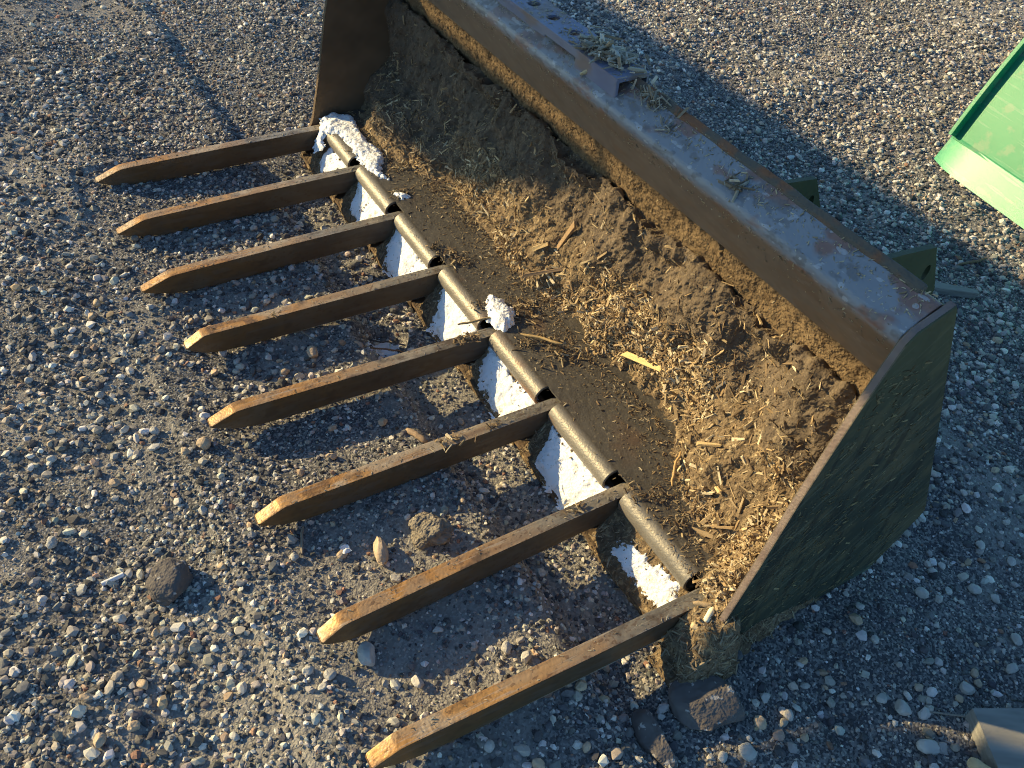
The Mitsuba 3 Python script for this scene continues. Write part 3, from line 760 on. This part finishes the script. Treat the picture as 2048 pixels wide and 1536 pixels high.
def ledge_z(x, y):
    t = np.interp(y, [-.068, -.060, .004], [.12, .3, 1.0])
    return np.interp(t, [0, .12, .3, .8, 1], [-.122, -.104, -.090, -.050, -.026]) + .001
floor_f = lambda x, y: np.full_like(x, .018)
snow([(-.040, .053), (-.02, .10), (.032, .1), (.066, .092), (.126, .087), (.17, .086), (.213, .096), (.279, .094), (.316, .07), (.338, .056), (.386, .054), (.376, .036), (.337, .026), (.295, .022), (.216, .024), (.158, .024), (.104, .024), (.06, .005), (.02, .0), (-.035, .01)], floor_f, .012, 'snow along the far end of the floor plate behind the lip', 501)
LS = dict(a=[(.11, -.055), (.062, -.03), (.06, -.002), (.104, .004), (.18, .004), (.22, .004), (.235, -.02), (.215, -.055), (.16, -.064), (.14, -.062)],
          b=[(.285, .006), (.36, .006), (.44, .006), (.515, .004), (.52, -.03), (.51, -.060), (.455, -.070), (.40, -.064), (.345, -.05), (.31, -.02)],
          c=[(.567, .004), (.66, .005), (.75, .006), (.80, .004), (.805, -.03), (.79, -.064), (.70, -.066), (.62, -.062), (.585, -.04)],
          d=[(.868, .0), (.95, .006), (1.085, .006), (1.085, -.03), (1.07, -.064), (.985, -.066), (.925, -.062), (.89, -.02)],
          e=[(1.128, -.002), (1.17, .004), (1.25, .0), (1.33, .006), (1.366, .004), (1.365, -.03), (1.35, -.062), (1.27, -.064), (1.21, -.062), (1.16, -.045)],
          f=[(1.425, -.004), (1.50, .004), (1.60, .006), (1.645, .004), (1.645, -.04), (1.63, -.066), (1.53, -.066), (1.47, -.060), (1.44, -.04)],
          g=[(1.735, -.030), (1.755, -.014), (1.80, -.012), (1.835, -.010), (1.885, -.002), (1.922, -.02), (1.915, -.044), (1.875, -.046), (1.845, -.048), (1.815, -.052), (1.785, -.062), (1.755, -.050)])
NTH = ['first', 'second', 'third', 'fourth', 'fifth', 'sixth', 'seventh']
for k, (n, pl) in enumerate(LS.items()):
    snow(pl, ledge_z, .010, f'snow on the ledge in the {NTH[k]} gap between tines, counted from the far end', 510 + 7 * k)
snow([(.02, -.03), (.0, .0), (.02, .02), (.035, .0), (.07, -.03), (.05, -.045)], lambda x, y: np.interp(y, [-.05, .0], [-.045, .012]), .010, 'small snow lump at the inner end of the farthest tine', 580)
snow([(1.002, .06), (1.038, .085), (1.103, .082), (1.129, .063), (1.137, .029), (1.105, .023), (1.048, .025)], floor_f, .018, 'lone snow patch on the dark floor plate near the bucket middle', 590)
snow([(.468, .036), (.47, .060), (.50, .072), (.505, .05)], floor_f, .010, 'tiny snow lump on the floor plate behind the second lip length', 600)
snow([(.878, -.224), (.87, -.185), (.905, -.150), (.935, -.165), (.93, -.2), (.903, -.227)], lambda x, y: ground_z(x, y), .004, 'thin snow lying in the hoof print between two tines', 610)

# ------------------------------------------------------------------ unseen frame out of view: rail and boards shaped to shade beam and far end
RK = 'unseen_shade_frame'
tag(RK, 'unseen frame of rail and boards out of view, placed to shade the bucket and the ground beside it', 'unseen shade frame')
def slab(pts, y0=-1.93, y1=-1.90):
    cs = m3.CrossSection([pts]) if np.cross(np.subtract(pts[1], pts[0]), np.subtract(pts[2], pts[1])) > 0 else m3.CrossSection([pts[::-1]])
    mm = cs.extrude(y1 - y0).to_mesh(); v = mm.vert_properties[:, :3]
    return trimesh.Trimesh(np.c_[v[:, 0], y1 - v[:, 2], v[:, 1]], mm.tri_verts, process=False)
def sunward(x, y, z, plane=-1.90):
    k = (y - plane) / -SUN[1]
    return x + SUN[0] * k, z + SUN[2] * k
r0, r1 = sunward(0, .27, .475)[1], sunward(0, .2315, .73)[1]
part(RK, 'rail', prism([(-1.95, r0), (-1.88, r0), (-1.88, r1), (-1.95, r1)], -12.0, 1.4, bev=.006), 'm_bracket')
for X in (-11.95, 1.28):
    part(RK, 'post', prism([(-1.945, -.3), (-1.885, -.3), (-1.885, r0 - .001), (-1.945, r0 - .001)], X, X + .1, bev=.006), 'm_bracket')
edge = [sunward(*q) for q in ((-.40, .12, .11), (.08, .14, .10), (.42, .17, .09), (.62, .20, .13), (.85, .24, .25), (1.08, .265, .41))]
part(RK, 'board', slab(edge + [(edge[0][0], edge[-1][1])]), 'm_oldwood')
edge2 = [sunward(*q) for q in ((2.035, .0, .04), (1.95, -.12, .022), (1.95, -.30, .022), (1.95, -.52, .022))]
part(RK, 'board', slab([edge2[0]] + [e for e in edge2[1:] if e[0] > edge2[0][0] + .01] + [(1.27, edge2[-1][1]), (1.27, r0 - .004), (edge2[0][0], r0 - .004)]), 'm_oldwood')  # out of view, cut to shade the ground past the nearest tine
for X in (edge[0][0] + .05, edge[-1][0] - .06):
    part(RK, 'hanger', slab([(X, edge[-1][1] - .05), (X + .02, edge[-1][1] - .05), (X + .02, r0 + .01), (X, r0 + .01)], -1.945, -1.9305), 'm_bracket')

# ------------------------------------------------------------------ the green blade behind
G = 'green_blade'
tag(G, 'glossy green steel blade standing on the gravel behind the bucket', 'blade')
E0 = np.array([.862, 1.912]); ED = np.array([.992, -.124]); ED /= np.linalg.norm(ED); EN = np.array([-ED[1], ED[0]])  # EN: away from the camera
def blade_sheet(prof, x0, x1, thick, nseg=24, bow=None):
    prof = np.asarray(prof, float)
    d = np.gradient(prof, axis=0); nrm = np.c_[d[:, 1], -d[:, 0]]; nrm /= np.linalg.norm(nrm, axis=1, keepdims=True)
    out = np.vstack([prof, (prof - nrm * thick)[::-1]])
    m = prism(out, x0, x1, bev=min(.002, thick * .3), nseg=nseg)
    v = np.array(m.vertices)
    u = v[:, 0].copy(); a = v[:, 1].copy()
    if bow is not None: a = a + bow(u)
    xy = E0 + u[:, None] * ED + a[:, None] * EN
    return trimesh.Trimesh(np.c_[xy, v[:, 2]], m.faces, process=False)
zz = np.linspace(-.085, .012, 8)
part(G, 'cutting_edge', blade_sheet(np.c_[.008 + (zz + .085) * .50 , zz], 0.0, 1.6, .012, bow=lambda u: .028 * np.exp(-u / .06)), 'm_greenedge', smooth=35)
zz = np.linspace(.016, .75, 40); yy2 = .060 + (zz - .016) * .40 + .25 * (zz - .016) ** 2 - .0 * zz
part(G, 'moldboard', blade_sheet(np.c_[yy2, zz], .028, 1.6, .010), 'm_green', smooth=35)
part(G, 'weld_seam', blade_sheet(np.c_[[.050, .056, .064], [.006, .014, .020]], .018, 1.6, .008), 'm_green', smooth=35)
rib = np.r_[np.c_[yy2 - .030, zz], np.c_[yy2 + .03, zz][::-1]]
part(G, 'end_rib', blade_sheet(np.c_[yy2 - .012, zz], .016, .030, .03, nseg=1), 'm_green', smooth=35)

# ------------------------------------------------------------------ things lying on the gravel
def timber(key, a, b, wid, thick, seed, mat='m_oldwood', zoff=0.0, point=.0, rise=0.0):
    R = rng(seed); a, b = np.asarray(a, float), np.asarray(b, float); L = np.linalg.norm(b - a)
    x = (b - a) / L; y = np.array([-x[1], x[0]])
    m = trimesh.creation.box([L, wid, thick]).subdivide().subdivide().subdivide()
    v = np.array(m.vertices)
    t = v[:, 0] / L + .5
    v[:, 1] *= 1 - point * sstep(.6, 1.0, t)
    v[:, 0] += np.where(t > .999, .03 * fb(np.c_[v[:, 1] * 60, v[:, 2] * 60, 0 * t], 1, 3, seed), 0)
    v += .004 * np.stack([0 * t, fb(v * [3, 30, 30], 1, 3, seed), fb(v * [3, 40, 40], 1, 3, seed + 1)], -1)
    c = (a + b) / 2
    z = float(ground_z(c[0], c[1])) + thick / 2 + zoff
    w = np.c_[c + v[:, :1] * x + v[:, 1:2] * y, z + v[:, 2] + rise * (t - .5)]
    put(key, trimesh.Trimesh(w, m.faces, process=False), mat, smooth=30)
timber('weathered_board', (1.22, 1.12), (1.475, 1.415), .034, .022, 31, point=.5)
tag('weathered_board', 'grey weathered board poking out from behind the bucket', 'board')
timber('grey_timber', (2.40, .30), (2.62, .72), .14, .05, 32, zoff=.0)
tag('grey_timber', 'grey flat timber end at the bottom right corner', 'timber')

def rock(key, x, y, size, seed, mat, label, cat='stone', sink=.25, group=None, rough=.16, yaw=0.0, sub=3):
    R = rng(seed)
    m = trimesh.creation.icosphere(sub, 1.0); v = np.array(m.vertices)
    for _ in range(7):                                    # knock flats off the ball
        n = R.normal(size=3); n /= np.linalg.norm(n); h = R.uniform(.55, .85); d = v @ n
        v = v - np.maximum(d - h, 0)[:, None] * n * .92
    v *= 1 + rough * 2 * fb(v, 2.2, 3, seed)[:, None]
    v = v * np.asarray(size)
    c, s_ = math.cos(yaw), math.sin(yaw)
    v = v @ np.array([[c, s_, 0], [-s_, c, 0], [0, 0, 1]])
    v += [x, y, float(ground_z(x, y, False)) + size[2] * (1 - 2 * sink)]
    put(key, (v, m.faces), mat, smooth=38)
    tag(key, label, cat, group)

rock('dark_rock', 1.42, -.855, (.052, .042, .036), 1, 'm_rock', 'dark rough rock alone on the gravel at the lower left', 'rock', sink=.22)
rock('dark_rock_001', 2.10, -.07, (.078, .060, .030), 2, 'm_rock', 'broad dark flat rock in the shade in front of the near side plate', 'rock', sink=.30, yaw=.9)
rock('dark_rock_002', 2.100, -.200, (.060, .030, .028), 3, 'm_rock', 'narrow dark rock at the edge of the shade below the nearest tine', 'rock', sink=.30, yaw=-.1)
rock('dirt_clod', 1.545, -.375, (.052, .036, .030), 4, 'm_clod', 'crumbly pale dirt clod between the sixth and seventh tines', 'clod', sink=.2, rough=.5, yaw=.8)
rock('tan_stone', .925, -.385, (.021, .017, .017), 5, 'm_tanstone', 'yellowish stone under the middle of the fifth tine', sink=.15)
rock('tan_stone_001', 1.112, -.70, (.018, .016, .015), 6, 'm_tanstone', 'pinkish tan stone in front of the point of the fifth tine', sink=.15)
rock('tan_stone_002', 1.541, -.476, (.034, .015, .017), 7, 'm_tanstone', 'long yellowish stone left of the dirt clod', sink=.18, yaw=-.2)
rock('pale_stone', 1.735, -.585, (.024, .018, .015), 8, 'm_pale', 'angular white stone below the point of the seventh tine', sink=.18)
rock('pale_stone_001', 2.195, -.062, (.016, .015, .011), 9, 'm_pale', 'white angular stone in the shade below the broad dark rock', sink=.2)
rock('pale_stone_002', 2.165, -.010, (.013, .012, .012), 10, 'm_tanstone', 'pinkish triangular stone beside the broad dark rock', sink=.15)
rock('pale_stone_003', 2.152, -.205, (.020, .009, .013), 11, 'm_pale', 'tall sunlit white stone at the lower frame edge right of the nearest tine', sink=.1)
rock('tan_stone_003', 1.503, -.27, (.010, .007, .007), 12, 'm_tanstone', 'small orange tan block under the sixth tine', sink=.1)
rock('tan_stone_004', 1.927, -.40, (.009, .008, .008), 13, 'm_tanstone', 'small orange pebble just below the nearest tine', sink=.1)
rock('pale_stone_004', 2.345, .23, (.022, .014, .013), 14, 'm_pale', 'pinkish grey long stone near the grey timber end', sink=.2, yaw=.9)
rock('pale_stone_005', 2.27, .245, (.017, .014, .012), 15, 'm_pale', 'grey white stone in the shade above the grey timber', sink=.2)
rock('pale_stone_006', 2.300, .385, (.015, .013, .011), 16, 'm_pale', 'white stone with a yellowish foot at the right edge below the bucket', sink=.2)
R = rng(401)
placed = 0
while placed < 60:
    x, y = R.uniform(2.06, 2.42), R.uniform(-.18, 1.2)
    if not VISP.contains_point((x, y)): continue
    rock(num('pale_pebble'), x, y, tuple(np.array([1.1, .9, .75]) * R.uniform(.008, .0135)), 420 + placed, 'm_pale' if R.random() < .75 else 'm_tanstone', 'pale rounded pebble lying in the shade beside the near side plate', 'pebble', sink=.18, group='pale pebbles in the shade', yaw=R.uniform(0, 6), sub=2)
    placed += 1
placed = 0
while placed < 70:
    x, y = R.uniform(.5, 2.15), R.uniform(-1.25, -.32)
    if not VISP.contains_point((x, y)): continue
    if np.abs(((x + .015) / S + .5) % 1 - .5) * S < .032 and y > -.72: continue
    rock(num('sunlit_pebble'), x, y, tuple(np.array([1.15, .9, .8]) * R.uniform(.007, .0125)), 520 + placed, 'm_pale' if R.random() < .6 else 'm_tanstone', 'pale sunlit pebble on the gravel among and left of the tines', 'pebble', sink=.15, group='pale pebbles in the sun', yaw=R.uniform(0, 6), sub=2)
    placed += 1

# litter
def litter_roll(key, a, b, r):
    a, b = np.asarray(a, float), np.asarray(b, float)
    L = np.linalg.norm(b - a); m = trimesh.creation.cylinder(r, L, sections=14).subdivide()
    v = np.array(m.vertices); v[:, :2] *= 1 + .12 * fb(v * 120, 1, 2, 3)[:, None]
    x = (b - a) / L
    w = np.c_[(a + b)[None] / 2 + v[:, 2:3] * x + v[:, :1] * [-x[1], x[0]], float(ground_z(*(a + b) / 2)) + r * 1.3 + v[:, 1]]
    put(key, trimesh.Trimesh(w, m.faces, process=False), 'm_paper', smooth=40)
litter_roll('paper_roll', (1.343, -.972), (1.339, -.930), .0048)
tag('paper_roll', 'small white paper roll lying on the gravel left of the dark rock', 'litter')
sx_, sy_ = np.meshgrid(np.linspace(-.012, .012, 9), np.linspace(-.009, .009, 9), indexing='ij')
put('paper_scrap', grid(1.505 + sx_, -.534 + sy_, float(ground_z(1.505, -.534)) + .012 + .35 * sx_ + .006 * np.sin(sx_ * 300) * np.cos(sy_ * 200)), 'm_paper', smooth=True)
tag('paper_scrap', 'crumpled white paper scrap below the point of the sixth tine', 'litter')
def gz(x, y, d=.006): return (x, y, float(ground_z(x, y)) + d)
stem('twig', gz(1.475, -.615), gz(1.412, -.588), .0028, (.26, .22, .17), 'thin grey twig with a knob end below the sixth tine', 701, 'twig')
stem('twig', gz(.86, -.20, .004), gz(.955, -.15, .016), .0022, (.13, .10, .08), 'dark bent twig across the hoof print', 702, 'twig', bend=.05)
stem('twig', gz(.93, -.25, .004), gz(.965, -.16, .012), .0022, (.20, .12, .07), 'reddish twig beside the hoof print', 703, 'twig', bend=.03)
stem('twig', gz(.80, -.40), gz(.87, -.36), .0018, (.30, .26, .20), 'pale thin twig under the fourth tine', 704, 'twig')
stem('twig', gz(2.30, .28, .008), gz(2.36, .36, .008), .0022, (.24, .22, .19), 'thin twig near the right edge above the grey timber', 705, 'twig')
stem('twig', gz(1.255, -.285), gz(1.31, -.262), .0075, (.33, .24, .16), 'stout pale bark piece above the sixth tine', 706, 'bark', bend=.03)
stem('twig', gz(1.33, 1.52, .006), gz(1.36, 1.62, .01), .004, (.20, .13, .08), 'brown stick on the gravel behind the weathered board', 707, 'twig')
stem('splintered_stick', gz(2.40, .262, .02), gz(2.47, .26, .05), .014, (.56, .44, .26), 'sunlit splintered stick end at the bottom right frame edge', 708, 'stick', bend=.01)
